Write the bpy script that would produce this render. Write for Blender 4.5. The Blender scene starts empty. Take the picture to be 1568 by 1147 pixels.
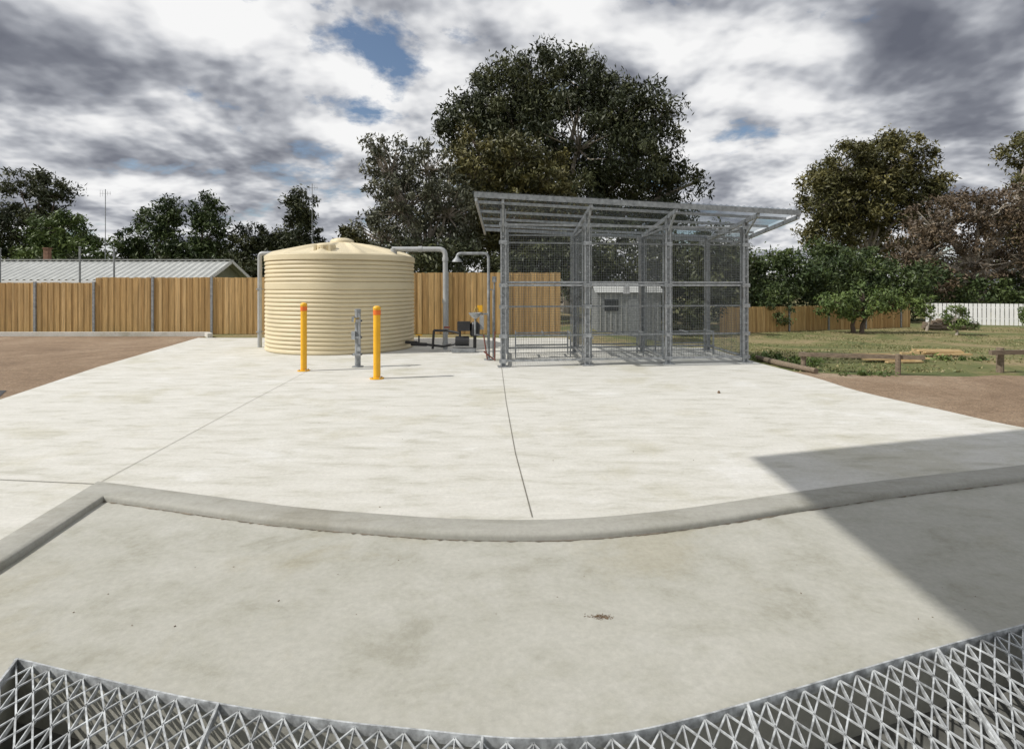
import bpy, math, random
import numpy as np
from mathutils import Vector, Matrix
R=random.Random(7)
scene=bpy.context.scene
# ---------------------------------------------------------------- materials
def newmat(name):
    m=bpy.data.materials.new(name); m.use_nodes=True
    nt=m.node_tree; nt.nodes.clear()
    out=nt.nodes.new('ShaderNodeOutputMaterial')
    b=nt.nodes.new('ShaderNodeBsdfPrincipled')
    nt.links.new(b.outputs[0],out.inputs[0])
    return m,nt,b,out
def N(nt,t,**k):
    n=nt.nodes.new(t)
    for a,v in k.items(): setattr(n,a,v)
    return n
def ramp(nt,fac,stops):
    r=N(nt,'ShaderNodeValToRGB'); e=r.color_ramp.elements
    while len(e)>1: e.remove(e[-1])
    e[0].position=stops[0][0]; c=stops[0][1]; e[0].color=(*c,1) if len(c)==3 else c
    for p,c in stops[1:]:
        x=e.new(p); x.color=(*c,1)
    nt.links.new(fac,r.inputs[0]); return r.outputs[0]
def noise(nt,vec,scale,detail=5,rough=.6,dist=0.):
    n=N(nt,'ShaderNodeTexNoise'); n.inputs['Scale'].default_value=scale; n.inputs['Detail'].default_value=detail
    n.inputs['Roughness'].default_value=rough; n.inputs['Distortion'].default_value=dist
    nt.links.new(vec,n.inputs['Vector']); return n.outputs[0]
def mixc(nt,f,a,b,mode='MIX'):
    m=N(nt,'ShaderNodeMix',data_type='RGBA',blend_type=mode)
    for s,v in ((0,f),(6,a),(7,b)):
        if isinstance(v,bpy.types.NodeSocket): nt.links.new(v,m.inputs[s])
        else: m.inputs[s].default_value=v if s==0 else (*v,1)
    return m.outputs[2]
def coord(nt,scale=(1,1,1),loc=(0,0,0)):
    t=N(nt,'ShaderNodeTexCoord'); mp=N(nt,'ShaderNodeMapping'); mp.inputs['Scale'].default_value=scale; mp.inputs['Location'].default_value=loc
    nt.links.new(t.outputs['Object'],mp.inputs[0]); return mp.outputs[0]
def bump(nt,b,h,st,dist=.01):
    n=N(nt,'ShaderNodeBump'); n.inputs['Strength'].default_value=st; n.inputs['Distance'].default_value=dist
    nt.links.new(h,n.inputs['Height']); nt.links.new(n.outputs[0],b.inputs['Normal'])
def simple(name,c,rough=.6,metal=0.,ns=8.,amt=.2,bs=.1,stretch=(1,1,1)):
    m,nt,b,o=newmat(name)
    v=coord(nt,stretch); n=noise(nt,v,ns,3)
    lo=tuple(x*(1-amt) for x in c); hi=tuple(min(1,x*(1+amt)) for x in c)
    nt.links.new(ramp(nt,n,[(.3,lo),(.7,hi)]),b.inputs['Base Color'])
    b.inputs['Roughness'].default_value=rough; b.inputs['Metallic'].default_value=metal
    if bs: bump(nt,b,n,bs)
    return m
def concrete(name,base,stain,pale,seed,brush=(.8,2.4,1),bsc=2.2,amp=1.):
    m,nt,b,o=newmat(name)
    v=coord(nt,(1,1,1),(seed,seed*1.7,0))
    big=noise(nt,v,.7,6,.66,.25)
    col=ramp(nt,big,[(.36,stain),(.46,base),(.56,base),(.66,pale)])
    v2=coord(nt,brush,(seed,seed,0)); med=noise(nt,v2,bsc,7,.72,.3)
    k=lambda x:tuple(1+(q-1)*amp for q in x)
    col=mixc(nt,1,col,ramp(nt,med,[(.34,k((.83,.825,.79))),(.44,k((.95,.95,.935))),(.51,(1.,1.,1.)),(.58,k((1.03,1.03,1.035))),(.68,k((1.09,1.09,1.10)))]),'MULTIPLY')
    fine=noise(nt,v,30,6,.8)
    col=mixc(nt,1,col,ramp(nt,fine,[(.3,(.88,.88,.88)),(.7,(1.10,1.10,1.10))]),'MULTIPLY')
    nt.links.new(col,b.inputs['Base Color']); b.inputs['Roughness'].default_value=.85
    bump(nt,b,fine,.3,.004)
    return m
M_up=concrete('concrete_pale',(.575,.565,.52),(.515,.50,.43),(.625,.62,.59),0,amp=1.25)
M_low=concrete('concrete_grey',(.415,.41,.365),(.375,.36,.295),(.455,.45,.41),5,(1.2,1.5,1),1.9,1.1)
M_kerb=concrete('concrete_kerb',(.35,.345,.31),(.30,.29,.25),(.40,.395,.36),9)
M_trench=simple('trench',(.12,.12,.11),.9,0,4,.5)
M_joint=simple('joint',(.19,.18,.15),.9,0,20,.3)
M_asph=simple('asphalt',(.05,.05,.052),.9,0,60,.4,.4)
def gravel():
    m,nt,b,o=newmat('gravel_brown'); v=coord(nt)
    big=noise(nt,v,.30,8,.75,.5)
    col=ramp(nt,big,[(.33,(.185,.125,.078)),(.47,(.25,.175,.112)),(.55,(.29,.21,.14)),(.66,(.37,.29,.205))])
    f=noise(nt,v,45,5,.85); f2=noise(nt,v,7,5,.8)
    col=mixc(nt,1,col,ramp(nt,f,[(.34,(.5,.5,.5)),(.5,(1,1,1)),(.66,(1.6,1.6,1.6))]),'MULTIPLY')
    col=mixc(nt,1,col,ramp(nt,f2,[(.35,(.80,.78,.75)),(.65,(1.15,1.15,1.15))]),'MULTIPLY')
    nt.links.new(col,b.inputs['Base Color']); b.inputs['Roughness'].default_value=.95
    bump(nt,b,f,.8,.02); return m
M_gravel=gravel()
def ground():
    m,nt,b,o=newmat('ground_grass'); v=coord(nt)
    a=noise(nt,v,.35,7,.75,.5); f=noise(nt,v,9,6,.8)
    col=ramp(nt,a,[(.36,(.085,.105,.032)),(.46,(.14,.145,.052)),(.52,(.21,.18,.085)),(.59,(.28,.215,.125))])
    col=mixc(nt,1,col,ramp(nt,f,[(.3,(.55,.6,.5)),(.7,(1.35,1.35,1.25))]),'MULTIPLY')
    nt.links.new(col,b.inputs['Base Color']); b.inputs['Roughness'].default_value=.95; bump(nt,b,f,.8,.05); return m
M_ground=ground()
M_galv=simple('galvanised_steel',(.38,.395,.41),.45,.65,14,.3,.05)
M_galv2=simple('galvanised_dull',(.29,.305,.315),.6,.4,14,.3,.05)
M_wire=simple('mesh_wire',(.15,.16,.165),.6,.3,14,.2,0)
M_grate=simple('grate_steel',(.50,.52,.53),.5,.3,22,.5,.1)
M_pipe=simple('grey_pipe',(.38,.39,.39),.45,.1,5,.12,.02)
M_tank=simple('tank_cream',(.64,.555,.375),.5,0,1.2,.07,.02)
M_yel=simple('yellow_paint',(.80,.42,.015),.4,0,6,.08,.03)
M_org=simple('orange_reflector',(.75,.16,.02),.4,0,6,.1,.0)
M_black=simple('black_plastic',(.02,.02,.022),.45,0,6,.3,.02)
M_red=simple('red_brown_pipe',(.16,.045,.03),.5,0,9,.2,.02)
M_brass=simple('brass',(.45,.33,.12),.4,.8,9,.2,.02)
M_bark=simple('bark',(.13,.10,.075),.9,0,5,.4,.5,(1,1,.2))
M_barkp=simple('bark_pale',(.33,.29,.24),.85,0,5,.35,.3,(1,1,.2))
M_woods=[simple('fence_timber_%d'%i,c,.8,0,3,.28,.15,(9,9,.5)) for i,c in enumerate([(.46,.30,.125),(.37,.23,.09),(.53,.36,.165),(.42,.27,.11)])]
M_timber=simple('weathered_timber',(.18,.14,.10),.85,0,6,.35,.3,(1,6,6))
M_plank=simple('pale_plank',(.50,.36,.18),.8,0,6,.2,.1)
M_white=simple('white_paint',(.84,.84,.84),.5,0,3,.05,.03)
M_roof=simple('zincalume_roof',(.46,.47,.45),.5,.15,2.5,.12,.02)
M_wallc=simple('house_wall',(.28,.29,.22),.8,0,3,.15,.05)
M_glass=simple('window_glass',(.03,.035,.04),.1,0,3,.1,0)
M_brick=simple('chimney_brick',(.20,.11,.07),.85,0,8,.3,.2)
M_dirt=simple('dirt_debris',(.15,.10,.06),.95,0,20,.4,.3)
M_grime=simple('grime',(.20,.165,.125),.95,0,9,.5,.2)
def poly_sheet():
    m,nt,b,o=newmat('polycarbonate'); b.inputs['Base Color'].default_value=(.22,.25,.27,1); b.inputs['Roughness'].default_value=.15
    t=N(nt,'ShaderNodeBsdfTransparent'); t.inputs[0].default_value=(.76,.80,.83,1)
    mx=N(nt,'ShaderNodeMixShader'); mx.inputs[0].default_value=.25
    nt.links.new(t.outputs[0],mx.inputs[1]); nt.links.new(b.outputs[0],mx.inputs[2]); nt.links.new(mx.outputs[0],o.inputs[0]); return m
M_poly=poly_sheet()
def leafmat():
    m,nt,b,o=newmat('foliage'); a=N(nt,'ShaderNodeVertexColor'); a.layer_name='tint'
    nt.links.new(a.outputs[0],b.inputs['Base Color']); b.inputs['Roughness'].default_value=.55; b.inputs['Specular IOR Level'].default_value=.35
    return m
M_leaf=leafmat()
# ---------------------------------------------------------------- mesh builder
class MB:
    def __init__(s): s.v=[];s.f=[];s.m=[]
    def add(s,vs,fs,mat=0):
        o=len(s.v); s.v+= [tuple(x) for x in vs]; s.f+=[tuple(i+o for i in q) for q in fs]; s.m+=[mat]*len(fs)
    def beam(s,p0,p1,w,h,mat=0,up=(0,0,1),caps=True):
        p0=Vector(p0);p1=Vector(p1);d=(p1-p0).normalized();up=Vector(up)
        if abs(d.dot(up))>.98: up=Vector((0,1,0))
        a=d.cross(up).normalized()*w/2; b=a.cross(d).normalized()*h/2
        vs=[p+x*a+y*b for p in(p0,p1) for x,y in((-1,-1),(1,-1),(1,1),(-1,1))]
        fs=[(0,1,5,4),(1,2,6,5),(2,3,7,6),(3,0,4,7)]
        if caps: fs+=[(3,2,1,0),(4,5,6,7)]
        s.add(vs,fs,mat)
    def box(s,c,sz,mat=0,rz=0):
        cx,cy,cz=c; x,y,z=[q/2 for q in sz]; ca,sa=math.cos(rz),math.sin(rz)
        vs=[(cx+a*x*ca-b*y*sa,cy+a*x*sa+b*y*ca,cz+e*z) for e in(-1,1) for a,b in((-1,-1),(1,-1),(1,1),(-1,1))]
        s.add(vs,[(3,2,1,0),(4,5,6,7),(0,1,5,4),(1,2,6,5),(2,3,7,6),(3,0,4,7)],mat)
    def tube(s,pts,r,mat=0,n=10,caps=True):
        pts=[Vector(p) for p in pts]; rs=r if isinstance(r,(list,tuple)) else [r]*len(pts)
        vs=[];ref=Vector((0.31,0.95,.05))
        for i,p in enumerate(pts):
            d=(pts[min(i+1,len(pts)-1)]-pts[max(i-1,0)]).normalized()
            rf=ref if abs(d.dot(ref))<.93 else Vector((1,0,.1))
            a=d.cross(rf).normalized(); b=d.cross(a)
            for k in range(n):
                t=2*math.pi*k/n; vs.append(p+(a*math.cos(t)+b*math.sin(t))*rs[i])
        fs=[(i*n+k,i*n+(k+1)%n,(i+1)*n+(k+1)%n,(i+1)*n+k) for i in range(len(pts)-1) for k in range(n)]
        if caps: fs+=[tuple(range(n-1,-1,-1)),tuple(range((len(pts)-1)*n,len(pts)*n))]
        s.add(vs,fs,mat)
    def lathe(s,prof,c,n=24,mat=0):
        vs=[(c[0]+r*math.cos(2*math.pi*k/n),c[1]+r*math.sin(2*math.pi*k/n),c[2]+z) for r,z in prof for k in range(n)]
        fs=[(i*n+k,i*n+(k+1)%n,(i+1)*n+(k+1)%n,(i+1)*n+k) for i in range(len(prof)-1) for k in range(n)]
        s.add(vs,fs,mat)
    def obj(s,name,mats,smooth=False,angle=None):
        me=bpy.data.meshes.new(name); me.from_pydata(s.v,[],s.f)
        for m in mats: me.materials.append(m)
        me.polygons.foreach_set('material_index',s.m)
        if smooth: me.polygons.foreach_set('use_smooth',[True]*len(s.f))
        me.update(); o=bpy.data.objects.new(name,me); scene.collection.objects.link(o)
        if smooth and angle is not None:
            try: me.set_sharp_from_angle(angle=math.radians(angle))
            except Exception: pass
        return o
def bend(p0,c,p1,n=5,rad=.12):
    p0,c,p1=Vector(p0),Vector(c),Vector(p1); a=c+(p0-c).normalized()*rad; b=c+(p1-c).normalized()*rad
    return [tuple(a*(1-t)**2+c*2*t*(1-t)+b*t*t) for t in [i/n for i in range(n+1)]]
def sst(x,a,b):
    t=min(1,max(0,(x-a)/(b-a))); return t*t*(3-2*t)
def gh(x,y): return -.5*sst(y,11.5,20)*sst(x,2.5,6.5)
# ---------------------------------------------------------------- ground
def make_ground():
    xs=[-500,-200,-100,-60,-40,-30,-20,-15,-12]+[-10+i*.5 for i in range(0,45)]+[14,17,20,25,30,40,60,100,200,500]
    ys=[-300,-100,-40,-20,-10,-5]+[-2+i*.5 for i in range(0,49)]+[24,27,30,36,45,60,100,200,400,700]
    vs=[]
    for y in ys:
        for x in xs:
            z=gh(x,y)-.012
            if -4.2<x<4.2 and -1.2<y<5.2: z=-.7
            elif -9<x<4.9 and -1.2<y<17: z=min(z,-.1)
            vs.append((x,y,z))
    n=len(xs); fs=[(j*n+i,j*n+i+1,(j+1)*n+i+1,(j+1)*n+i) for j in range(len(ys)-1) for i in range(n-1)]
    b=MB(); b.add(vs,fs); b.obj('ground',[M_ground],True)
make_ground()
def smooth_path(pts,step=6):
    out=[]
    for i in range(len(pts)-1):
        p=[Vector((*pts[max(0,min(len(pts)-1,i+k))],0)) for k in(-1,0,1,2)]
        for j in range(step):
            t=j/step
            q=.5*((2*p[1])+(-p[0]+p[2])*t+(2*p[0]-5*p[1]+4*p[2]-p[3])*t*t+(-p[0]+3*p[1]-3*p[2]+p[3])*t**3)
            out.append((q.x,q.y))
    out.append(pts[-1]); return out
front=smooth_path([(-3.03,4.12),(-2.264,3.895),(-1.585,3.70),(-.942,3.575),(-.345,3.49),(.394,3.49),(1.186,3.653),(2.097,3.95),(3.08,4.25),(4.18,4.535),(5.3,4.83),(7,5.25)])
leg=[(-2.45,-3.5),(-2.62,1.0),(-2.866,3.107)]
inner=leg+front
prof=[(0,-.12),(0,-.018),(.004,-.006),(.014,.003),(.04,.008),(.12,.011),(.2,.010),(.222,.003),(.228,-.05)]
def off_corner(path,w):
    out=[]
    for i,p in enumerate(path):
        P=Vector(p)
        d1=(P-Vector(path[i-1])).normalized() if i>0 else None
        d2=(Vector(path[i+1])-P).normalized() if i<len(path)-1 else None
        if d1 is None:d1=d2
        if d2 is None:d2=d1
        n1=Vector((-d1.y,d1.x));n2=Vector((-d2.y,d2.x)); m=(n1+n2).normalized(); out.append(tuple(P+m*w/max(.4,m.dot(n1))))
    return out
rows=[off_corner(inner,w) for w,z in prof]
b=MB(); n=len(inner)
vs=[(x,y,prof[k][1]) for k in range(len(prof)) for x,y in rows[k]]
fs=[(k*n+i,k*n+i+1,(k+1)*n+i+1,(k+1)*n+i) for k in range(len(prof)-1) for i in range(n-1)]
b.add(vs,fs); o=b.obj('concrete_kerb',[M_kerb],True,50)
outer=off_corner(inner,.226)
# dirt washed against the foot of the kerb
rg=random.Random(21); b=MB(); pa=off_corner(inner,.001)
dense=[]
for i in range(3,len(pa)-14):
    for k in range(5):
        t=k/5; dense.append((pa[i][0]*(1-t)+pa[i+1][0]*t,pa[i][1]*(1-t)+pa[i+1][1]*t))
wd=[max(.0015,rg.gauss(.007,.006)) for _ in dense]
vs=[]
for p,w_ in zip(dense,wd): vs+=[(p[0],p[1],-.0365),(p[0]-.1*w_,p[1]-w_,-.0365)]
b.add(vs,[(2*i,2*i+2,2*i+3,2*i+1) for i in range(len(dense)-1)]); b.obj('kerb_dirt',[M_grime])
def slab(name,poly,z,mat,th=.3):
    bm=MB(); n=len(poly); vs=[(x,y,z) for x,y in poly]+[(x,y,z-th) for x,y in poly]
    bm.add(vs,[tuple(range(n))]+[(i,i+n,(i+1)%n+n,(i+1)%n) for i in range(n)])
    return bm.obj(name,[mat])
edge=smooth_path([(6.9,5.3),(5.75,6.0),(5.42,7.1),(5.18,8.3),(5.20,9.6),(5.05,11.46)],5)
up=outer+edge+[(5.05,14.2),(1.7,15),(1.7,17.0),(-9.62,17.0),(-8.06,10.8),(-7.07,7.66),(-6.1,4.5),(-5.6,1),(-5.4,-3.5)]
slab('concrete_slab',up,0,M_up)
arc=smooth_path([(-2.09,2.34),(-1.287,2.128),(-.721,2.017),(-.333,1.964),(.036,1.925),(.358,1.945),(.657,2.018),(1.05,2.145),(1.72,2.37),(2.37,2.574),(3.0,2.77),(4.0,3.08)],8)
low_poly=[( -2.70,2.2)]+inner[2:]+[(7,3.2)]+arc[::-1]
slab('concrete_floor',low_poly,-.04,M_low,.25)
TW=1.0
arcb=[(x*.82,y-TW) for x,y in arc]
p2=[(-2.45,-3.5)]+[(7,-3.5),(7,3.2),(4.0,3.08)]+arcb[::-1]+[(-2.09,2.34),(-2.70,2.2)]
slab('concrete_floor',p2,-.04,M_low,.25)
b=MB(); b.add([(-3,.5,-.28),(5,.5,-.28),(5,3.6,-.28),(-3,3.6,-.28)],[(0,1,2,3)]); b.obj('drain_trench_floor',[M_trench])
# ---- steel grating following the trench
def grating():
    g=MB(); L=[0]
    for i in range(1,len(arc)): L.append(L[-1]+math.dist(arc[i],arc[i-1]))
    def P(s,t,z=-.035):
        s=min(max(s,0),L[-1]-1e-4); i=max(k for k in range(len(L)) if L[k]<=s); i=min(i,len(L)-2)
        u=(s-L[i])/(L[i+1]-L[i]); x=arc[i][0]*(1-u)+arc[i+1][0]*u; y=arc[i][1]*(1-u)+arc[i+1][1]*u
        xb=x*.82; return (x*(1-t/TW)+xb*t/TW, y-t, z)
    w=.092; nS=int(L[-1]/w); rows=8; dt=.124
    for i in range(nS+1):
        s=i*w
        g.beam(P(s,0.004),P(s,TW),.004,.020,0)
        for j in range(rows):
            t0=j*dt;t1=(j+1)*dt
            g.beam(P(s,t0+.003,-.028),P(s+w,t1,-.028),.006,.006,0)
            g.beam(P(s+w,t0+.003,-.030),P(s,t1,-.030),.006,.006,0)
    for i in range(nS*2):
        g.beam(P(i*w/2,.0,-.032),P((i+1)*w/2,.0,-.032),.007,.04,0)
    for i in range(nS+1):
        a=P(i*w,0,-.02); g.box((a[0],a[1]+.004,-.026),(.022,.010,.014),0)
    for k in range(0,nS,11):
        g.beam(P(k*w+.006,0,-.028),P(k*w+.006,TW,-.028),.009,.035,0)
    return g.obj('steel_grating',[M_grate])
grating()
def strip(g,pts,w,z=.004):
    for a,c in zip(pts[:-1],pts[1:]):
        a=Vector((*a,z));c=Vector((*c,z)); d=(c-a).normalized(); n=Vector((-d.y,d.x,0))*w/2
        g.add([a-n,c-n,c+n,a+n],[(0,1,2,3)])
g=MB(); strip(g,[(-.2,10.7),(-.08,7.5),(.03,5.2),(.136,3.74)],.008)
strip(g,[(-3.80,10.6),(-3.55,7.5),(-3.27,4.40)],.005); strip(g,[(-3.27,4.37),(-4.12,4.47),(-6.05,4.6)],.008)
strip(g,[(-8.9,14.0),(-6.4,13.6)],.006)
g.obj('expansion_joint',[M_joint])
def sheet(name,poly,z,mat):
    g=MB(); g.add([(x,y,z) for x,y in poly],[tuple(range(len(poly)))]); return g.obj(name,[mat])
sheet('gravel_driveway',[(-9.60,16.95),(-9.66,17.55),(-60,17.55),(-60,-6),(-5.38,-6),(-5.38,-3.5),(-5.58,1),(-6.08,4.5),(-7.05,7.66),(-8.04,10.8)],-.006,M_gravel)
rr_=random.Random(9)
gy=[(60,9.8)]+[(x/2,9.75+rr_.uniform(-.12,.12)) for x in range(40,12,-1)]
sheet('gravel_driveway',[(6.8,5.2),(7,-6),(60,-6)]+gy+[(6.2,9.8),(5.1,10.3)]+edge[::-1][4:-2],-.004,M_gravel)
sheet('asphalt_road',[(-7.15,7.7),(-7.6,8.35),(-14,8.75),(-14,7.4),(-6.95,7.2)],.0,M_asph)
g=MB(); g.beam((-30,17.65,.06),(-9.7,17.65,.06),.16,.13); g.beam((-9.7,17.65,.06),(-9.3,17.1,.06),.14,.13); g.obj('fence_kerb',[M_up])
# ---------------------------------------------------------------- timber fence
def paling(name,p0,p1,topf,basef,mats,bw=.1,posts=True,ph=1.95,postmat=4,sd=3):
    r=random.Random(sd); g=MB(); a=Vector(p0);c=Vector(p1);L=(c-a).length;d=(c-a)/L;n=int(L/bw);ang=math.atan2(d.y,d.x)
    k0=r.random()
    for i in range(n):
        s=(i+.5)*bw; q=a+d*s; zb=basef(q.x,q.y); zt=topf(q.x)+r.uniform(-.010,.010)
        off=.012 if i%2 else 0
        nrm=Vector((d.y,-d.x))
        g.box((q.x+nrm.x*off,q.y+nrm.y*off,(zb+zt)/2),(bw+(.01 if i%2 else -.008),.016,zt-zb),r.choice([0,0,1,2,3]),ang)
    if posts:
        s=k0*ph
        while s<L:
            q=a+d*s; z=topf(q.x)+.03; nrm=Vector((d.y,-d.x))*.03
            g.box((q.x+nrm.x,q.y+nrm.y,z/2+basef(q.x,q.y)/2),(.075,.06,z-basef(q.x,q.y)),postmat,ang); s+=ph
    for hz in (.35,1.0,1.6):
        q0=a-Vector((d.y,-d.x))*.04;q1=c-Vector((d.y,-d.x))*.04
        if hz<topf(0): g.beam((q0.x,q0.y,hz+basef(q0.x,q0.y)),(q1.x,q1.y,hz+basef(q1.x,q1.y)),.03,.07,1)
    return g.obj(name,mats)
def top1(x): return 1.70 if x<-13.8 else (1.87 if x<-4.5 else 2.03)
paling('timber_fence',(-26,18.4),(1.6,18.4),top1,lambda x,y:0,M_woods+[M_galv2])
paling('timber_fence',(9.2,24.6),(20.4,28.4),lambda x:.66,lambda x,y:-.5,M_woods+[M_galv2],.12,True,2.4,sd=5)
g=MB()
ang=math.atan2(-.35,1)
for i in range(98):
    x=23.2+i*.188; y=31.0-i*.188*.35; g.box((x,y,.08),(.16,.02,1.16),0,ang)
g.beam((23.2,31.06,.45),(41.6,24.62,.45),.04,.08,0); g.beam((23.2,31.06,-.15),(41.6,24.62,-.15),.04,.08,0)
g.obj('white_picket_fence',[M_white])
# ---------------------------------------------------------------- water tank
def tank():
    g=MB(); c=(-4.42,14.45,0); RR=1.85; H=2.33; prof=[(RR-.03,0),(RR,.03)]
    z=.06
    while z<H-.16:
        if 1.52<z<1.64: prof.append((RR-.004,z))
        else:
            ph=(z-.06)/.098*2*math.pi; prof.append((RR-.042+.042*abs(math.cos(ph/2))**.45,z))
        z+=.0098
    prof+=[(RR-.04,H-.15),(RR+.012,H-.14),(RR+.012,H-.02),(RR-.01,H)]
    g.lathe(prof,c,128,0)
    nT=192;nr=10;vs=[]
    for j in range(nr+1):
        r=(RR-.01)*(1-j/nr)+.25*(j/nr)
        for k in range(nT):
            t=2*math.pi*k/nT; rb=max(0,math.cos(t*12))**3
            f=1-r/RR; vs.append((c[0]+r*math.cos(t),c[1]+r*math.sin(t),H+f*.44+.06*rb*min(1,(1-j/nr)*3)*min(1,j/1.)))
    fs=[(j*nT+k,j*nT+(k+1)%nT,(j+1)*nT+(k+1)%nT,(j+1)*nT+k) for j in range(nr) for k in range(nT)]
    g.add(vs,fs,0)
    g.lathe([(.30,0),(.30,.06),(.27,.10),(.15,.14),(.0,.15)],(c[0],c[1],H+.35),32,0)
    g.lathe([(.22,-.1),(.22,.10),(.19,.13),(0,.135)],(c[0]+.02,c[1]-1.3,H+.11),28,0)
    for k in (-1,0,1): g.box((c[0]+.02+k*.17,c[1]-1.55,H+.12),(.05,.10,.16),0)
    g.tube([(c[0]+1.77,c[1]-.6,.18),(c[0]+2.07,c[1]-.7,.18)],.04,1)
    return g.obj('water_tank',[M_tank,M_black],True,40)
tank()
g=MB(); X=-6.52;Y=14.35
pts=[(X,Y,0.0)]+bend((X,Y,0),(X,Y,2.42),(X+.4,Y,2.42),6,.09)+[(X+.38,Y,2.42),(X+.42,Y,2.3)]
g.tube(pts,.055,0,14); 
for z in(.4,1.5): g.box((X,Y,z),(.13,.13,.03),1)
g.obj('overflow_pipe',[M_pipe,M_galv],True,40)
g=MB(); X=-1.67;Y=13.9
pts=[(-3.0,Y,2.50)]+bend((-3,Y,2.5),(X,Y,2.5),(X,Y,0),7,.17)+[(X,Y,0)]
g.tube(pts,.062,0,16); g.tube([(-2.96,Y,2.30),(-2.96,Y,2.52)],.08,0,14)
g.tube([(-2.35,Y,2.5),(-2.25,Y,2.5)],.075,0,14)
for z in(2.25,1.2,.12): g.tube([(X,Y,z-.05),(X,Y,z+.05)],.075,0,14)
g.obj('inlet_pipe',[M_pipe],True,40)
# emergency shower
g=MB(); X=-.50;Y=11.85
pts=[(-1.17,Y,2.16)]+bend((-1.17,Y,2.1),(-1.17,Y,2.27),(-.9,Y,2.27),5,.08)+bend((-.9,Y,2.27),(X,Y,2.27),(X,Y,1),6,.12)+[(X,Y,0)]
g.tube(pts,.030,0,12); g.lathe([(.015,.1),(.03,.09),(.05,.05),(.10,.0),(.115,-.03),(.0,-.03)],(-1.17,Y,2.12),20,0)
g.lathe([(.10,0),(.10,.02),(.04,.03)],(X,Y,0),16,0)
g.tube([(X,Y,.98),(X-.28,Y-.1,.98)],.018,0,8); g.lathe([(.02,-.1),(.08,-.06),(.13,0),(.14,.03),(.12,.03),(.05,-.04),(0,-.05)],(X-.28,Y-.1,.98),20,1)
g.tube([(X-.28,Y-.1,.9),(X-.28,Y-.1,.55),(X-.02,Y,.5)],.02,0,8)
g.tube([(X-.3,Y-.1,1.02),(X-.26,Y-.1,1.14)],.015,3,8); g.tube([(X-.22,Y-.1,1.02),(X-.24,Y-.1,1.12)],.015,3,8)
g.box((X-.18,Y-.1,1.1),(.11,.012,.14),4)
g.tube([(X,Y,1.5),(X+.10,Y,1.5),(X+.10,Y,.05)],.02,0,8)
g.tube([(X+.12,Y+.1,0),(X+.12,Y+.1,1.75)],.018,0,8); g.box((X+.12,Y+.1,1.72),(.09,.07,.12),0)
g.tube([(X-.02,Y-.15,.03),(X-.10,Y-.13,.55)],.015,2,8); g.tube([(X+.12,Y-.15,.03),(X-.10,Y-.15,.2)],.015,2,8)
g.tube([(X+.14,Y-.16,.0),(X+.14,Y-.16,.62)],.014,2,8)
g.obj('emergency_shower',[M_galv2,M_galv,M_red,M_brass,M_yel],True,40)
# pump & valves
g=MB(); X=-1.15;Y=13.3
g.box((X,Y,.05),(.55,.4,.08),2); g.tube([(X-.2,Y,.26),(X+.12,Y,.26)],.12,0,18)
g.lathe([(.0,.0),(.10,.0),(.12,.04),(.12,.28),(.07,.34),(0,.35)],(X+.26,Y,.38),18,0)
g.tube([(X+.26,Y,.1),(X+.26,Y,.42)],.04,0,10); g.tube([(X-.75,Y+.2,.5),(X-.4,Y+.1,.5),(X-.1,Y,.45)],.03,0,10)
g.tube([(X-.75,Y+.2,.5),(X-.78,Y+.2,.05)],.03,0,10); g.box((X-.42,Y+.1,.58),(.14,.05,.05),1)
g.box((X-.0,Y-.02,.62),(.30,.20,.22),0); g.tube([(X-.1,Y,.3),(X-.1,Y,.55)],.03,0,8)
g.box((X+.42,Y+.1,.7),(.10,.1,.34),3)
g.tube([(X-.95,Y+.35,.14),(X-1.35,Y+.5,.14)],.045,0,10); g.tube([(X-1.15,Y+.42,.14),(X-1.15,Y+.42,.36)],.02,0,8);g.box((X-1.15,Y+.42,.37),(.16,.03,.03),4)
g.tube([(X-.95,Y+.35,.14),(X-.5,Y+.1,.12),(X-.2,Y,.2)],.03,0,10)
g.obj('water_pump',[M_black,M_red,M_galv2,M_pipe,M_yel],True,40)
# ---------------------------------------------------------------- bollards
for (X,Y,H,r) in((-3.86,10.29,1.25,.056),(-2.29,9.41,1.22,.060)):
    g=MB(); g.lathe([(0,0),(r*2.0,0),(r*2.0,.014),(r*1.02,.018),(r,.03),(r,H-.05),(r*.98,H-.04),(r*1.12,H-.04),(r*1.12,H-.02),(r*.9,H),(r*.5,H+.012),(0,H+.014)],(X,Y,.002),28,0)
    g.lathe([(r+.001,H-.14),(r+.004,H-.139),(r+.004,H-.06),(r+.001,H-.059)],(X,Y,.002),28,1)
    for a in range(4):
        t=a*math.pi/2+.785; g.lathe([(.012,.012),(.012,.03),(0,.031)],(X+r*1.55*math.cos(t),Y+r*1.55*math.sin(t),.004),8,2)
    g.obj('bollard',[M_yel,M_org,M_galv],True,40)
g=MB(); X,Y=-3.0,10.8
g.lathe([(0,0),(.11,0),(.11,.015),(.055,.018),(.055,1.08),(.062,1.08),(.062,1.12),(0,1.13)],(X,Y,.002),20,0)
for z in(.25,.58,.9): g.box((X,Y-.03,z),(.15,.12,.045),1); g.tube([(X-.10,Y-.06,z),(X+.1,Y-.06,z)],.012,2,8)
g.tube([(X+.05,Y-.07,.45),(X+.05,Y-.07,1.05)],.02,1,10); g.tube([(X+.05,Y-.07,.95),(X+.0,Y-.2,.95),(X,Y-.21,.88)],.018,3,8)
g.box((X-.06,Y-.08,.62),(.07,.06,.16),1); g.box((X-.075,Y-.05,.93),(.05,.05,.1),0); g.box((X+.055,Y-.1,.36),(.06,.06,.08),1)
g.obj('standpipe_tap',[M_galv2,M_galv,M_black,M_brass],True,40)
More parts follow.
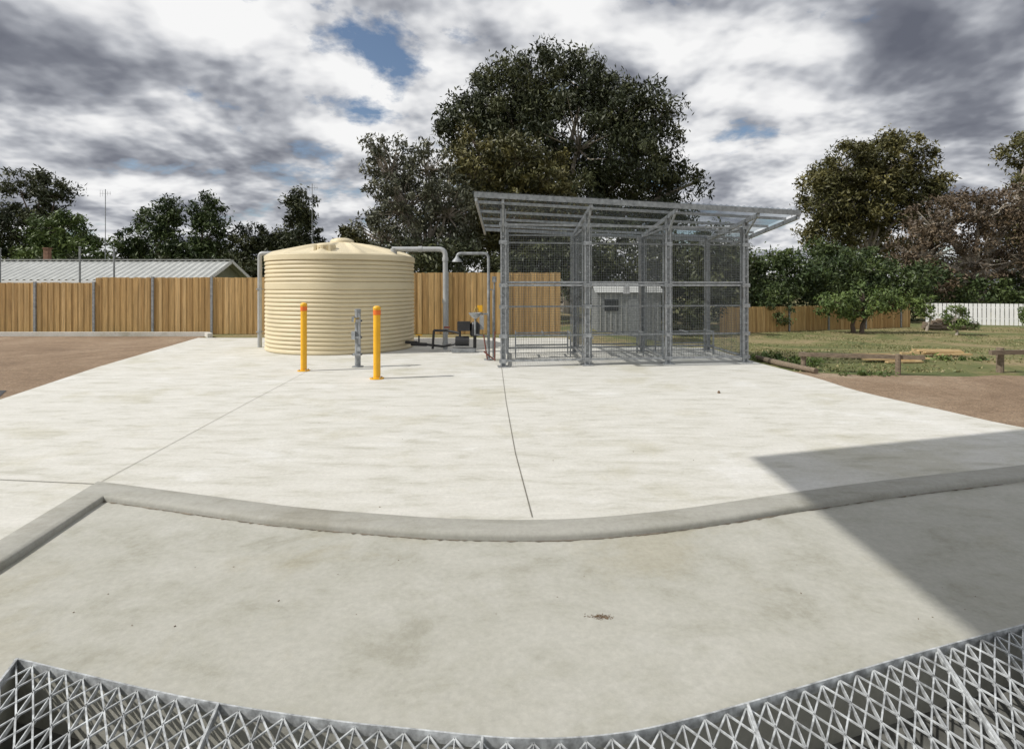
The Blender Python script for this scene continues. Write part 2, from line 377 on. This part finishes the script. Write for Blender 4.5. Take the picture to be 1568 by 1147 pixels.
# ---------------------------------------------------------------- steel mesh cage
def cage():
    g=MB(); A=Vector((-.17,10.8,0)); L=5.03; u=Vector((5.0,.66,0)).normalized(); w=Vector((0,1,0)); D=2.2
    def P(s,t,z): return tuple(A+u*s+w*t+Vector((0,0,z)))
    S=[0,L/3,2*L/3,L]; rails=[.12,.60,1.17,1.59,2.42,2.77]
    def wall(P1,frames,minor=False):
        for a,c in frames:
            g0=a+.09; g1=c-.09
            for z in rails:
                if z in(.12,1.59,2.77): g.beam(P1(a,z,0),P1(c,z,0),.03,.04,0)
                if not(minor and z in(.6,1.17,2.42)): g.beam(P1(g0,z+.0,.03),P1(g1,z,.03),.010,.03,1)
            g.beam(P1(a,1.65,0),P1(c,1.65,0),.02,.03,0)
            for s in(g0,g1): g.beam(P1(s,.1,.03),P1(s,2.8,.03),.03,.010,1)
            nz=int((2.77-.12)/.05)
            for i in range(1,nz): 
                z=.12+i*.05; g.beam(P1(g0,z,.02),P1(g1,z,.02),.0034,.0034,2,caps=False)
            ns=max(2,int((g1-g0)/.05))
            for i in range(1,ns):
                s=g0+(g1-g0)*i/ns; g.beam(P1(s,.12,.024),P1(s,2.77,.024),.0034,.0034,2,caps=False)
    wall(lambda s,z,o:P(s,o,z),[(S[i],S[i+1]) for i in range(3)])
    wall(lambda s,z,o:P(s,D-o,z),[(S[i],S[i+1]) for i in range(3)],True)
    for s in (0,L): wall(lambda q,z,o,s=s:P(s+(o if s==0 else -o),q,z),[(0,D)],True)
    for s in S[1:3]: wall(lambda q,z,o,s=s:P(s+o,q,z),[(0,D)],True)
    def zr(s,t): return 3.22-.035*s-.085*(t+.6)
    for t in(0,D):
        for s in S:
            H=zr(s,t)-.1
            for dx in(-.042,.042): g.beam(P(s+dx,t,0.01),P(s+dx,t,H),.026,.07,0)
            g.beam(P(s,t,0.01),P(s,t,H),.06,.018,1)
            z=.25
            while z<H: 
                x,y,_=P(s,t-.045,z); g.box((x,y,z),(.03,.03,.03),1,.13); z+=.19
            for z in rails: 
                if t==D and z in(.6,1.17,2.42): continue
                x,y,_=P(s,t-.052 if t==0 else t+.04,z); g.box((x,y,z),(.16,.012,.075),0,.13)
                for q in(-.06,.06):
                    x,y,_=P(s+q,t-.062 if t==0 else t+.05,z); g.box((x,y,z),(.022,.02,.022),1,.13)
            x,y,_=P(s,t,0); g.box((x,y,.012),(.22,.2,.02),0,.13)
    s0,s1=-.52,5.9
    for t in(-.60,-.05,.75,1.5,2.25,2.75):
        g.beam(P(s0,t,zr(s0,t)),P(s1,t,zr(s1,t)),.05,.075 if t in(-.6,2.75) else .05,0)
    for s in S+[s0+.03,s1-.03]:
        g.beam(P(s,-.62,zr(s,-.62)-.085),P(s,2.78,zr(s,2.78)-.085),.045,.08,0)
    for s in S:
        g.beam(P(s,0,2.62),P(s,-.5,zr(s,-.5)-.12),.035,.035,1); g.beam(P(s,D,2.5),P(s,D+.45,zr(s,D+.45)-.12),.035,.035,1)
    n=110; vs=[]
    for i in range(n+1):
        s=s0-.04+(s1-s0+.08)*i/n; dz=.012*(1 if i%2 else -1)
        for t in(-.68,2.85): x,y,z=P(s,t,zr(s,t)+.055+dz); vs.append((x,y,z))
    g.add(vs,[(2*i,2*i+2,2*i+3,2*i+1) for i in range(n)],3)
    g.beam(P(s0,-.66,zr(s0,-.66)-.01),P(s1,-.66,zr(s1,-.66)-.01),.012,.10,1)
    for i in range(3):
        a=S[i]+.25;c=S[i+1]-.2
        for t in(1.3,1.9):
            for z in(.22,.5): g.beam(P(a,t,z),P(c,t,z),.03,.03,1)
            for s in(a,c): g.beam(P(s,t,0.01),P(s,t,.55),.03,.03,1)
        for s in(a,(a+c)/2,c): g.beam(P(s,1.3,.53),P(s,1.9,.53),.03,.03,1)
    x,y,_=P(2*L/3-.42,D-.1,1.5); g.box((x,y,1.5),(.16,.01,.22),4,.13)
    x,y,_=P(L/3+.3,D-.1,.62); g.box((x,y,.35),(.28,.02,.05),4,.13)
    return g.obj('steel_mesh_cage',[M_galv,M_galv2,M_wire,M_poly,M_white])
cage()
# ---------------------------------------------------------------- garden shed seen behind the cage
g=MB(); g.box((4.25,21.0,.42),(2.3,1.8,1.85),0); g.add([(3.0,20.0,1.36),(5.5,20.0,1.36),(5.5,21.0,1.72),(3.0,21.0,1.72),(5.5,22,1.36),(3.0,22,1.36)],[(0,1,2,3),(3,2,4,5)],1)
for s in(3.1,5.4): g.add([(s,20.1,1.345),(s,21,1.69),(s,21.9,1.345)],[(0,1,2)],0)
g.box((4.6,20.08,.35),(.8,.03,1.6),2); g.box((3.6,20.08,.9),(.5,.03,.4),3)
for i in range(12): g.box((3.2+i*.19,20.09,.42),(.03,.012,1.8),1)
g.obj('garden_shed',[M_galv2,M_roof,M_galv2,M_glass])
# ---------------------------------------------------------------- neighbour house
def house():
    e=bpy.data.objects.new('suburban_house',None); scene.collection.objects.link(e)
    def child(g,nm,m):
        o=g.obj(nm,m); o.parent=e
    x0,x1=-42,-13.1; ye,yr,yb=23.8,26,28.2; ze,zr_=1.86,2.80
    g=MB(); n=int((x1-x0)/.1); vs=[]
    for i in range(n+1):
        x=x0+(x1-x0)*i/n; dz=.035 if i%3==0 else -.018
        vs+=[(x,ye,ze+dz),(x,yr,zr_+dz),(x,yb,ze+dz)]
    g.add(vs,[(3*i+k,3*i+3+k,3*i+4+k,3*i+1+k) for i in range(n) for k in(0,1)]); g.beam((x0,yr,zr_+.03),(x1,yr,zr_+.03),.3,.03)
    child(g,'roof',[M_roof])
    g=MB(); g.box(((x0+x1)/2-.2,26,.62),(x1-x0-.8,3.8,2.44),0)
    xx=x1-.35; g.add([(xx,24,1.8),(xx,28,1.8),(xx,26,2.7)],[(0,1,2)],0); g.beam((x1,ye,ze-.06),(x1,yr,zr_-.06),.03,.14,1); g.beam((x1,yb,ze-.06),(x1,yr,zr_-.06),.03,.14,1)
    g.beam((x0,ye-.03,ze-.07),(x1,ye-.03,ze-.07),.08,.11,1); child(g,'walls',[M_wallc,M_white])
    g=MB()
    for x in(-38,-31,-24,-17): g.box((x,24.07,1.1),(1.6,.06,1.0),0); g.box((x,24.03,1.1),(.05,.05,1.0),1)
    child(g,'windows',[M_glass,M_white])
    g=MB(); g.box((-22.6,27.0,2.95),(.22,.22,.95),0); g.box((-22.6,27.0,3.44),(.28,.28,.05),0); child(g,'chimney',[M_brick])
house()
for x,zt in((-20.2,3.05),(-17.05,3.1),(-15.7,3.05)):
    g=MB(); g.tube([(x,21.9,0),(x,21.9,zt)],.035,0,8); g.lathe([(.05,0),(.06,.03),(0,.05)],(x,21.9,zt),10,0); g.obj('steel_pole',[M_galv2],True,40)
def antenna(x,y,z0,z1):
    g=MB(); g.tube([(x,y,0),(x,y,z1)],.025,0,6)
    g.beam((x-.4,y,z1-.3),(x+.4,y,z1-.3),.02,.02)
    for i in range(5): q=x-.36+i*.18; g.beam((q,y-.02,z1-.3-.25+.03*i),(q,y-.02,z1-.3+.25-.03*i),.012,.012)
    g.obj('tv_antenna',[M_galv2])
antenna(-29.3,40,0,8.6); antenna(-14.4,40,0,9.0)
# ---------------------------------------------------------------- vegetation
def leaves(rng,centers,crad,nl,size,colA,colB,flat=.8,droop=0.,thin=.33):
    n=len(centers); C=np.repeat(centers,nl,0); cr=np.repeat(crad,nl)[:,None]
    d=rng.normal(size=(n*nl,3)); d/=np.linalg.norm(d,axis=1)[:,None]; rr=rng.random((n*nl,1))**.5*(1+.22*np.abs(rng.normal(size=(n*nl,1))))
    d=d*rr*cr; d[:,2]*=flat; p=C+d
    a=rng.normal(size=(n*nl,3)); a[:,2]-=droop; a/=np.linalg.norm(a,axis=1)[:,None]
    q=rng.normal(size=(n*nl,3)); bb=np.cross(a,q); bb/=np.linalg.norm(bb,axis=1)[:,None]
    sz=size*(.6+.8*rng.random((n*nl,1)))
    V=np.stack([p-a*sz,p+bb*sz*thin,p+a*sz,p-bb*sz*thin],1).reshape(-1,3)
    tc=np.repeat(rng.random(n)**1.6,nl)*.8+rng.random(n*nl)*.2
    col=np.array(colA)[None]*(1-tc[:,None])+np.array(colB)[None]*tc[:,None]
    col=col*(.7+.6*rng.random((n*nl,1)))
    col=np.repeat(col,4,0)
    return V,col
def tree(name,base,lobes,nclump,nl,size,colA,colB,cr=.9,trunk_r=.35,bark=None,seed=1,fill=.45,flat=.8,twigs=60,trunks=1,droop=0.,trunk=True,thin=.33):
    rng=np.random.default_rng(seed); r=random.Random(seed); g=MB()
    lob=np.array(lobes,float); vol=(lob[:,3]*lob[:,4]*lob[:,5])**.72; vol/=vol.sum()
    idx=rng.choice(len(lob),nclump,p=vol)
    u=rng.normal(size=(nclump,3)); u/=np.linalg.norm(u,axis=1)[:,None]
    rr=fill+(1.05-fill)*rng.random((nclump,1))**.7
    cen=lob[idx,:3]+u*rr*lob[idx,3:6]
    cen[:,0]+=base[0];cen[:,1]+=base[1]
    crad=cr*(.45+.85*rng.random(nclump))
    if trunk:
        for t in range(trunks):
            bx=base[0]+r.uniform(-.4,.4)*(trunks-1); by=base[1]+r.uniform(-.3,.3)*(trunks-1)
            cz=lob[:,2].mean(); fork=(bx+r.uniform(-.3,.3),by,base[2]+(cz-base[2])*.5)
            g.tube([(bx,by,base[2]-.2),((bx+fork[0])/2+r.uniform(-.15,.15),by,(base[2]+fork[2])/2),fork],[trunk_r*1.2,trunk_r*.9,trunk_r*.75],1,8)
            for li,l in enumerate(lob):
                e=(base[0]+l[0],base[1]+l[1],l[2]); m=tuple((fork[k]+e[k])/2+r.uniform(-.1,.1)*abs(e[2]-fork[2]) for k in range(3))
                g.tube([fork,m,e],[trunk_r*.6,trunk_r*.4,trunk_r*.2],1,6)
            for i in r.sample(range(nclump),min(twigs,nclump)):
                l=lob[idx[i]]; s=(base[0]+l[0],base[1]+l[1],l[2]-l[5]*.3); e=cen[i]
                m=tuple((s[k]+e[k])/2+r.uniform(-.12,.12)*l[3] for k in range(3))
                g.tube([s,m,tuple(e)],[trunk_r*.17,trunk_r*.11,trunk_r*.04],1,5,False)
    V,col=leaves(rng,cen,crad,nl,size,colA,colB,flat,droop,thin)
    o=len(g.v); nf=len(V)//4
    me=bpy.data.meshes.new(name)
    allv=np.concatenate([np.array(g.v).reshape(-1,3) if g.v else np.zeros((0,3)),V])
    F=g.f+[tuple(x) for x in (np.arange(nf*4).reshape(-1,4)+o).tolist()]
    me.from_pydata(allv.tolist(),[],F)
    me.materials.append(M_leaf); me.materials.append(bark or M_bark)
    me.polygons.foreach_set('material_index',g.m+[0]*nf)
    ca=me.color_attributes.new('tint','FLOAT_COLOR','POINT')
    cc=np.ones((len(allv),4)); cc[o:,:3]=col; ca.data.foreach_set('color',cc.ravel())
    ob=bpy.data.objects.new(name,me); scene.collection.objects.link(ob); return ob
DG=((.020,.029,.012),(.088,.096,.038)); OL=((.042,.046,.014),(.155,.138,.046)); GR=((.055,.062,.038),(.175,.175,.115))
BR=((.068,.050,.034),(.175,.128,.078)); LG=((.052,.085,.022),(.15,.20,.055)); MG=((.024,.043,.013),(.088,.12,.036))
# big eucalyptus
tree('eucalyptus_tree',(3.3,35,-.5),[(-4.0,0,13.5,2.1,3.2,2.1),(-1.4,0,14.4,2.2,3.4,2.0),(1.2,0,14.2,2.1,3.4,2.0),(3.6,0,13.0,2.1,3,2.0),(5.4,0,11.2,2.0,3,2.3),(-6.0,0,11.2,1.9,3,2.1),(-3.5,0,10.6,3.0,4,2.7),(.8,-1,10.8,3.3,4,2.9),(3.6,0,9.0,3.1,4,2.9),(6.0,.5,8.2,1.8,2.6,2.3),(-5.0,0,7.6,2.5,3,2.4),(0,0,7.0,4.0,4,2.4),(8.1,0,8.1,.6,1,.6),(7.4,0,6.6,.9,1.1,.8),(4.5,0,5.8,3,3,1.8)],
     600,135,.150,*DG,cr=.90,trunk_r=.42,seed=11,fill=.42,twigs=200,bark=M_barkp,droop=.8,thin=.32)
tree('pepper_tree',(-4.4,26,0),[(-1.3,0,7.2,1.2,1.3,1.4),(.4,0,7.4,1.1,1.2,1.2),(-.6,0,5.6,1.9,1.9,1.7),(1.4,0,5.4,1.5,1.7,1.8),(-1.6,0,4.0,1.4,1.5,1.3),(.8,0,3.4,2.0,1.8,1.5),(-2.1,0,7.9,.5,.5,.7)],
     270,60,.11,*GR,cr=.42,trunk_r=.20,seed=5,fill=.3,twigs=190,bark=M_barkp,droop=.8,trunks=2)
tree('acacia_tree',(0,28,0),[(-1.9,0,7.3,1.6,1.7,1.6),(.2,0,7.7,1.5,1.6,1.4),(1.8,0,7.0,1.5,1.6,1.5),(-2.4,0,5.2,1.6,1.6,1.8),(0,-.4,5.2,2.3,2,2.0),(2.2,0,5.0,1.6,1.6,1.8),(0,0,3.2,3.2,2,1.5),(-2.0,0,9.0,.5,.5,.6)],
     400,95,.12,*OL,cr=.55,trunk_r=.24,seed=6,fill=.35,twigs=100,droop=.3)
# right
tree('gum_tree',(29.2,45,-.5),[(-2.2,0,11.3,2.5,2.6,2.1),(1.6,0,11.9,2.6,2.6,2.1),(-3.6,0,8.8,2.2,2.5,2.3),(0,0,8.8,3.0,3,2.8),(3.7,0,8.8,2.0,2.4,2.5),(-3.2,0,5.8,2.2,2,1.8),(2.6,0,5.6,2.8,2,2)],
     400,110,.17,*OL,cr=.85,trunk_r=.3,seed=8,fill=.4,bark=M_barkp,twigs=110)
tree('gum_tree',(41.8,45,-.5),[(0,0,12.3,1.6,1.5,2.0),(1.5,0,9.5,2.8,2,2.8),(.5,0,6,3.2,2,3)],140,95,.18,*OL,cr=.85,seed=9,bark=M_barkp)
tree('bare_brown_tree',(29.5,35,-.5),[(-2.8,0,5.6,1.8,1.8,1.7),(0,0,6.3,2.1,2,1.6),(2.6,0,6.4,2.2,2,1.8),(-3.6,0,3.6,1.9,1.6,1.7),(-.6,0,3.7,2.4,2,1.9),(3,0,3.6,2.6,2,2.2),(-4.2,-1,1.8,1.8,1.5,1.5)],
     330,65,.12,*BR,cr=.55,seed=10,twigs=220,trunks=2,bark=M_barkp,fill=.3)
tree('bare_brown_tree',(35,33,-.5),[(0,0,5.6,2.4,2,2.4),(-1,0,3,2.6,2,2),(2,0,3.5,2.4,2,2.5)],190,65,.13,*BR,cr=.6,seed=31,twigs=110,bark=M_barkp)
tree('hedge_shrubs',(0,0,-.5),[(13.2,31,1.7,2.2,1.6,1.7),(15.4,31,2.0,2.2,1.6,1.8),(17.6,32,2.2,2.6,2,2.0),(20.2,33,1.8,2.6,2,1.8),(22.5,33,1.6,2.4,2,1.7),(24.8,34,1.3,2.2,2,1.6),(11,30,1.3,2,1.5,1.8),(28,34,.9,3,1.5,1.3),(12.5,33,2.8,2,1.6,1.6),(21,35,2.6,3,1.6,1.7),(33,35,.8,4,1.6,1.5)],
     500,85,.13,*MG,cr=.58,seed=12,trunk=False)
tree('hedge_shrubs',(0,0,0),[(-5.6,22.5,1.2,1.6,1,1.2),(-1.5,23,2.0,2.2,1.2,1.7),(2.2,24,2.2,2.4,1.2,1.8),(5.5,25,2.0,2.4,1.3,1.9),(8.6,27,2.0,2.6,1.5,1.9),(4,27,3.5,3,1.4,1.5),(10,29,3,2.6,1.6,1.7),(7.5,24,.8,2.4,1.2,1.2),(-3.5,22.5,2.6,2,1,1)],
     460,85,.11,*DG,cr=.52,seed=13,trunk=False)
LT=[('gum_tree',-37.5,44,[(-1.5,0,9.2,1.4,1.3,1.3),(1.4,0,9.0,1.5,1.4,1.4),(.2,0,9.9,.8,.8,.8),(-.6,0,6.8,2.2,2,1.8),(1.2,0,5.2,2.4,2,1.8),(-2,0,4.6,2,2,1.8)],DG,150),
('oak_tree',-40.6,43,[(0,0,5.8,1.8,1.6,1.8),(-1.5,0,3.8,2.2,2,2)],MG,90),
('oak_tree',-34.1,42,[(0,0,5.7,2.2,1.8,1.5),(-1,0,4.2,2.2,2,1.6),(1.6,0,4,2,2,1.5)],LG,120),
('gum_tree',-28.6,45,[(-.6,0,6.8,1.7,1.5,1.5),(1,0,7.5,1.2,1.2,1.2),(0,0,4.6,2.7,2,2),(-2.2,0,5,1.2,1.2,1.4)],MG,130),
('gum_tree',-24.8,45,[(0,0,7.7,1.2,1.2,1.3),(.3,0,5.8,1.6,1.5,1.8),(0,0,4,2,2,1.6)],MG,110),
('wattle_tree',-21.6,46,[(0,0,5.2,1.6,1.5,1.5),(-1,0,3.6,2,2,1.5),(1.6,0,4.5,1.3,1.5,1.5)],DG,90),
('wattle_tree',-18.9,46,[(0,0,5.4,1.2,1.2,1.4),(.6,0,3.8,1.8,2,1.6)],DG,80),
('cypress_tree',-16.8,44,[(0,0,8.0,1.1,1.1,1.4),(0,0,6.0,1.3,1.3,1.8),(.3,0,4,1.7,1.7,1.8)],DG,110),
('wattle_tree',-11.2,40,[(0,0,4.6,1.4,1.2,1.3),(.8,0,3.6,1.6,1.5,1.5)],OL,80)]
for i,(nm,x,y,l,c,nc) in enumerate(LT):
    tree(nm,(x,y,0),l,nc,80,.17,*c,cr=.62,trunk_r=.2,seed=40+i,fill=.35,twigs=40)
rb=random.Random(4)
bl=[]
x=-95
while x<110:
    bl.append((x,66+rb.uniform(-3,3),1.6,3.6,2.4,rb.uniform(2.2,4.4))); x+=rb.uniform(2.2,4.2)
tree('background_trees',(0,0,-.5),bl,1200,50,.36,*DG,cr=1.3,seed=77,trunk=False,fill=.3)
bl=[]; x=-48
while x<-8:
    bl.append((x,37+rb.uniform(-1,1),1.4,2.0,1.5,rb.uniform(1.4,2.6))); x+=rb.uniform(1.6,2.6)
tree('background_trees',(0,0,0),bl,420,65,.17,*DG,cr=.7,seed=78,trunk=False,fill=.3)
# orchard trees
tree('fruit_tree',(15.7,24.9,-.5),[(-1.2,0,.8,.75,.8,.6),(.1,0,1.15,.8,.8,.45),(1.3,0,.95,.8,.8,.5),(0,0,.5,1.0,.8,.3)],115,45,.085,*LG,cr=.32,trunk_r=.10,seed=61,twigs=60,trunks=2)
tree('fruit_tree',(12.2,26,-.5),[(0,0,.5,.8,.7,.8),(.3,0,1.2,.5,.5,.5)],50,60,.08,*MG,cr=.25,trunk_r=.05,seed=62,twigs=30)
tree('fruit_tree',(19.6,26.3,-.5),[(0,0,.6,.45,.4,.55)],26,55,.07,*LG,cr=.2,trunk_r=.06,seed=63,twigs=22,bark=M_barkp)
tree('fruit_tree',(19.0,23.8,-.5),[(0,0,.3,.5,.4,.5),(.3,0,-.1,.5,.4,.2)],34,55,.06,*LG,cr=.18,trunk_r=.06,seed=64,twigs=26,bark=M_barkp)
tree('fruit_tree',(25.5,27,-.5),[(0,0,.2,.8,.5,.5)],40,55,.07,*LG,cr=.25,trunk_r=.06,seed=65,twigs=26)
tree('weeds',(0,0,0),[(5.5,11.9,.0,.35,.6,.10),(5.9,11.3,.0,.35,.4,.10),(6.2,9.8,.0,.3,.12,.06),(6.7,9.72,0,.3,.1,.06),(9.2,12,-.02,1.2,.25,.07)],80,45,.04,*LG,cr=.11,seed=70,trunk=False)
def lawn():
    rng=np.random.default_rng(3); n=56000
    y=10.2+18*rng.random(n)**1.3; x=5.3+rng.random(n)*22
    keep=(np.sin(x*1.1)+np.sin(y*1.7+x*.6)+rng.normal(size=n)*.7)>.15; x=x[keep];y=y[keep];n=len(x)
    z=np.array([gh(a,c) for a,c in zip(x,y)])-.012
    h=.015+.035*rng.random(n); t=rng.random(n)*6.28; w=.012+.014*rng.random(n)
    dx=np.cos(t)*w;dy=np.sin(t)*w; lx=rng.normal(size=n)*.02;ly=rng.normal(size=n)*.02
    V=np.stack([np.stack([x-dx,y-dy,z],1),np.stack([x+dx,y+dy,z],1),np.stack([x+lx,y+ly,z+h],1)],1).reshape(-1,3)
    tc=rng.random((n,1)); col=np.array([.115,.14,.045])*(1-tc)+np.array([.28,.24,.125])*tc; col=np.repeat(col,3,0)
    me=bpy.data.meshes.new('lawn_grass'); me.from_pydata(V.tolist(),[],np.arange(n*3).reshape(-1,3).tolist()); me.materials.append(M_leaf)
    ca=me.color_attributes.new('tint','FLOAT_COLOR','POINT'); cc=np.ones((n*3,4)); cc[:,:3]=col; ca.data.foreach_set('color',cc.ravel())
    scene.collection.objects.link(bpy.data.objects.new('lawn_grass',me))
lawn()
# ---------------------------------------------------------------- timber barriers, logs, planks
g=MB(); g.tube([(5.25,11.9,.05),(5.28,10.9,.05),(5.45,9.95,.05)],[.05,.06,.05],0,10); g.obj('timber_log',[M_timber],True,50)
g=MB(); g.beam((5.35,10.35,.30),(7.25,9.75,.31),.05,.07); g.tube([(6.85,9.85,-.1),(6.85,9.85,.36)],.045,0,10); g.tube([(5.45,10.38,-.1),(5.45,10.38,.34)],.045,0,10); g.obj('timber_barrier',[M_timber])
g=MB(); g.beam((8.7,10.1,.36),(11.5,10.3,.38),.06,.08); g.tube([(8.95,10.18,-.1),(8.95,10.18,.44)],.06,0,10); g.tube([(10.9,10.3,-.1),(10.9,10.3,.44)],.06,0,10); g.obj('timber_barrier',[M_timber])
g=MB()
for i in range(9):
    g.box((8.2+R.uniform(-.5,.6),11.4+i*.09,.02+.035*(i%3)+gh(8,11.5)),(R.uniform(.7,1.3),.09,.03),0,R.uniform(-.25,.3))
for i in range(6): g.box((9.6+R.uniform(-.3,.6),12.6+i*.1,.05+.04*(i%2)+gh(8,12.6)),(R.uniform(.7,1.2),.09,.035),0,R.uniform(-.2,.2))
g.obj('timber_planks',[M_plank])
g=MB()
for i in range(34):
    r_=R.uniform(.05,.1); x=20.2+R.uniform(0,2.3); z=-.42+R.uniform(0,.42)*(1-abs(x-21.3)/1.6); y=27+R.uniform(-.3,.3); a=R.uniform(-.5,.5)
    g.tube([(x-.35*math.cos(a),y-.35*math.sin(a),z),(x+.35*math.cos(a),y+.35*math.sin(a),z+R.uniform(-.04,.04))],r_,0,8)
g.obj('firewood_pile',[M_timber],True,40)
g=MB()
for i in range(130):
    a=R.gauss(0,.026);c=R.gauss(0,.010); s=R.uniform(.0015,.004); g.box((.43+a,2.68+c,-.0388),(s*2.5,s,s*.3),0,R.uniform(0,3))
for i in range(26):
    x=R.uniform(-3,4.5);y=R.uniform(3.9,8); s=R.uniform(.002,.005); g.box((x,y,.002),(s*2.5,s,s*.6),0,R.uniform(0,3))
for i in range(20):
    x=R.uniform(-2.6,2.4);y=R.uniform(2.6,3.3); s=R.uniform(.0015,.004); g.box((x,y,-.038),(s*2.5,s,s*.6),0,R.uniform(0,3))
g.lathe([(.022,0),(.02,.02),(.008,.035),(0,.036)],(3.03,8.13,0),8,0)
g.obj('leaf_litter',[M_dirt])
# ---------------------------------------------------------------- canopy over the wash bay (casts the shadow at right)
H=5.6
e=bpy.data.objects.new('shed_canopy',None); scene.collection.objects.link(e)
g=MB(); poly=[(-3.45,3.67),(-3.75,-3.4),(3.2,-3.4),(3.2,5.6)]
g.add([(x,y,H) for x,y in poly]+[(x,y,H+.12) for x,y in poly],[(0,1,2,3),(7,6,5,4)]+[(i,i+4,(i+1)%4+4,(i+1)%4) for i in range(4)])
o=g.obj('roof',[M_roof]); o.parent=e
g=MB()
for x in(-3.2,-1.4,.9,3.05): g.beam((x,-3.3,H-.11),(x,3.3,H-.11),.1,.2); g.beam((x,-3.3,3.4),(x,-.4,H-.2),.1,.1); g.box((x,-3.35,H/2-.12),(.15,.15,H-.24))
o=g.obj('frame',[M_galv2]); o.parent=e
# ---------------------------------------------------------------- light
EL=44; az=math.radians(14)
d=Vector((math.cos(az)*math.cos(math.radians(EL)),math.sin(az)*math.cos(math.radians(EL)),-math.sin(math.radians(EL))))
sl=bpy.data.lights.new('sun','SUN'); sl.energy=3.9; sl.angle=math.radians(.7); sl.color=(1,.96,.895)
so=bpy.data.objects.new('sun',sl); so.rotation_euler=d.to_track_quat('-Z','Y').to_euler(); so.location=(-20,-5,20); scene.collection.objects.link(so)
w=bpy.data.worlds.new('World'); scene.world=w; w.use_nodes=True; nt=w.node_tree; nt.nodes.clear()
try: w.cycles.sampling_method='MANUAL'; w.cycles.sample_map_resolution=512
except Exception: pass
out=N(nt,'ShaderNodeOutputWorld'); bg=N(nt,'ShaderNodeBackground'); bg.inputs[1].default_value=.1; nt.links.new(bg.outputs[0],out.inputs[0])
sky=N(nt,'ShaderNodeTexSky'); sky.sky_type='NISHITA'; sky.sun_disc=False; sky.sun_elevation=math.radians(EL); sky.sun_rotation=math.radians(256)
tc=N(nt,'ShaderNodeTexCoord'); sp=N(nt,'ShaderNodeSeparateXYZ'); nt.links.new(tc.outputs['Generated'],sp.inputs[0])
def M(op,a,c=None,clamp=False):
    m=N(nt,'ShaderNodeMath',operation=op); m.use_clamp=clamp
    for i,v in enumerate((a,c)):
        if v is None: continue
        if isinstance(v,(int,float)): m.inputs[i].default_value=v
        else: nt.links.new(v,m.inputs[i])
    return m.outputs[0]
zz=M('ADD',M('MAXIMUM',sp.outputs[2],0.),.28)
cb=N(nt,'ShaderNodeCombineXYZ'); nt.links.new(M('DIVIDE',sp.outputs[0],zz),cb.inputs[0]); nt.links.new(M('DIVIDE',sp.outputs[1],zz),cb.inputs[1])
def mapped(loc):
    mp=N(nt,'ShaderNodeMapping'); mp.inputs['Location'].default_value=loc; nt.links.new(cb.outputs[0],mp.inputs[0]); return mp.outputs[0]
def dens(loc,det):
    return noise(nt,mapped(loc),2.7,det,.60,.12)
den0=dens((3.1,1.7,.4),9)
den1=dens((3.1+.075,1.7-.115,.4),4)
def blob(az_,el_,k,amp):
    a=math.radians(az_); e_=math.radians(el_); vd=(math.sin(a)*math.cos(e_),math.cos(a)*math.cos(e_),math.sin(e_))
    n=N(nt,'ShaderNodeVectorMath',operation='DOT_PRODUCT'); nt.links.new(tc.outputs['Generated'],n.inputs[0]); n.inputs[1].default_value=vd
    return M('MULTIPLY',M('EXPONENT',M('MULTIPLY',M('SUBTRACT',n.outputs['Value'],1.),k)),amp)
def dirof(px,py):
    x=(px-784)/850; z=(440-py)/850; return math.degrees(math.atan2(x,1)),math.degrees(math.atan2(z,math.hypot(x,1)))
def total(lst):
    t=None
    for a,e_,k,amp in lst:
        q=blob(a,e_,k,amp); t=q if t is None else M('ADD',t,q)
    return t
thickL=[(*dirof(150,165),90,.10),(*dirof(330,185),220,.07),(*dirof(1450,110),80,.12),(*dirof(1020,15),150,.08),(*dirof(450,330),120,.07),(*dirof(1180,310),200,.05),
        (*dirof(290,50),170,-.08),(*dirof(1060,110),200,-.09),(*dirof(1250,230),160,-.06),(*dirof(150,265),300,-.05),(*dirof(600,190),140,-.06)]
blueL=[(*dirof(600,65),350,-.11),(*dirof(470,80),500,-.05),(*dirof(460,215),400,-.09),(*dirof(1150,205),600,-.08),(*dirof(150,165),100,.08),(*dirof(1450,110),60,.10),(*dirof(1050,80),160,.09),(*dirof(290,50),160,.08)]
TT=total(thickL); BB=total(blueL)
alpha=ramp(nt,M('ADD',den0,BB),[(.365,(0,0,0)),(.455,(1,1,1))])
relief=M('SUBTRACT',den0,den1)
base=M('ADD',M('MULTIPLY',den0,.6),.195)
thick=M('SUBTRACT',M('ADD',base,TT),M('MULTIPLY',relief,.95))
ccol=ramp(nt,thick,[(.40,(9.3,9.3,9.3)),(.47,(7.8,7.85,8.0)),(.53,(5.3,5.45,5.8)),(.59,(3.3,3.45,3.85)),(.66,(2.0,2.12,2.5)),(.76,(1.3,1.4,1.75))])
res=mixc(nt,alpha,sky.outputs[0],ccol); nt.links.new(res,bg.inputs[0])
# ---------------------------------------------------------------- camera
cam=bpy.data.cameras.new('camera'); co=bpy.data.objects.new('camera',cam); scene.collection.objects.link(co); scene.camera=co
co.location=(0,0,1.55); co.rotation_euler=(math.radians(90),0,0); cam.sensor_width=36; cam.lens=36*850/1568; cam.shift_y=-133.5/1568; cam.clip_end=3000; cam.clip_start=.05
vs_=scene.view_settings; vs_.view_transform='Standard'; vs_.look='None'; vs_.exposure=0
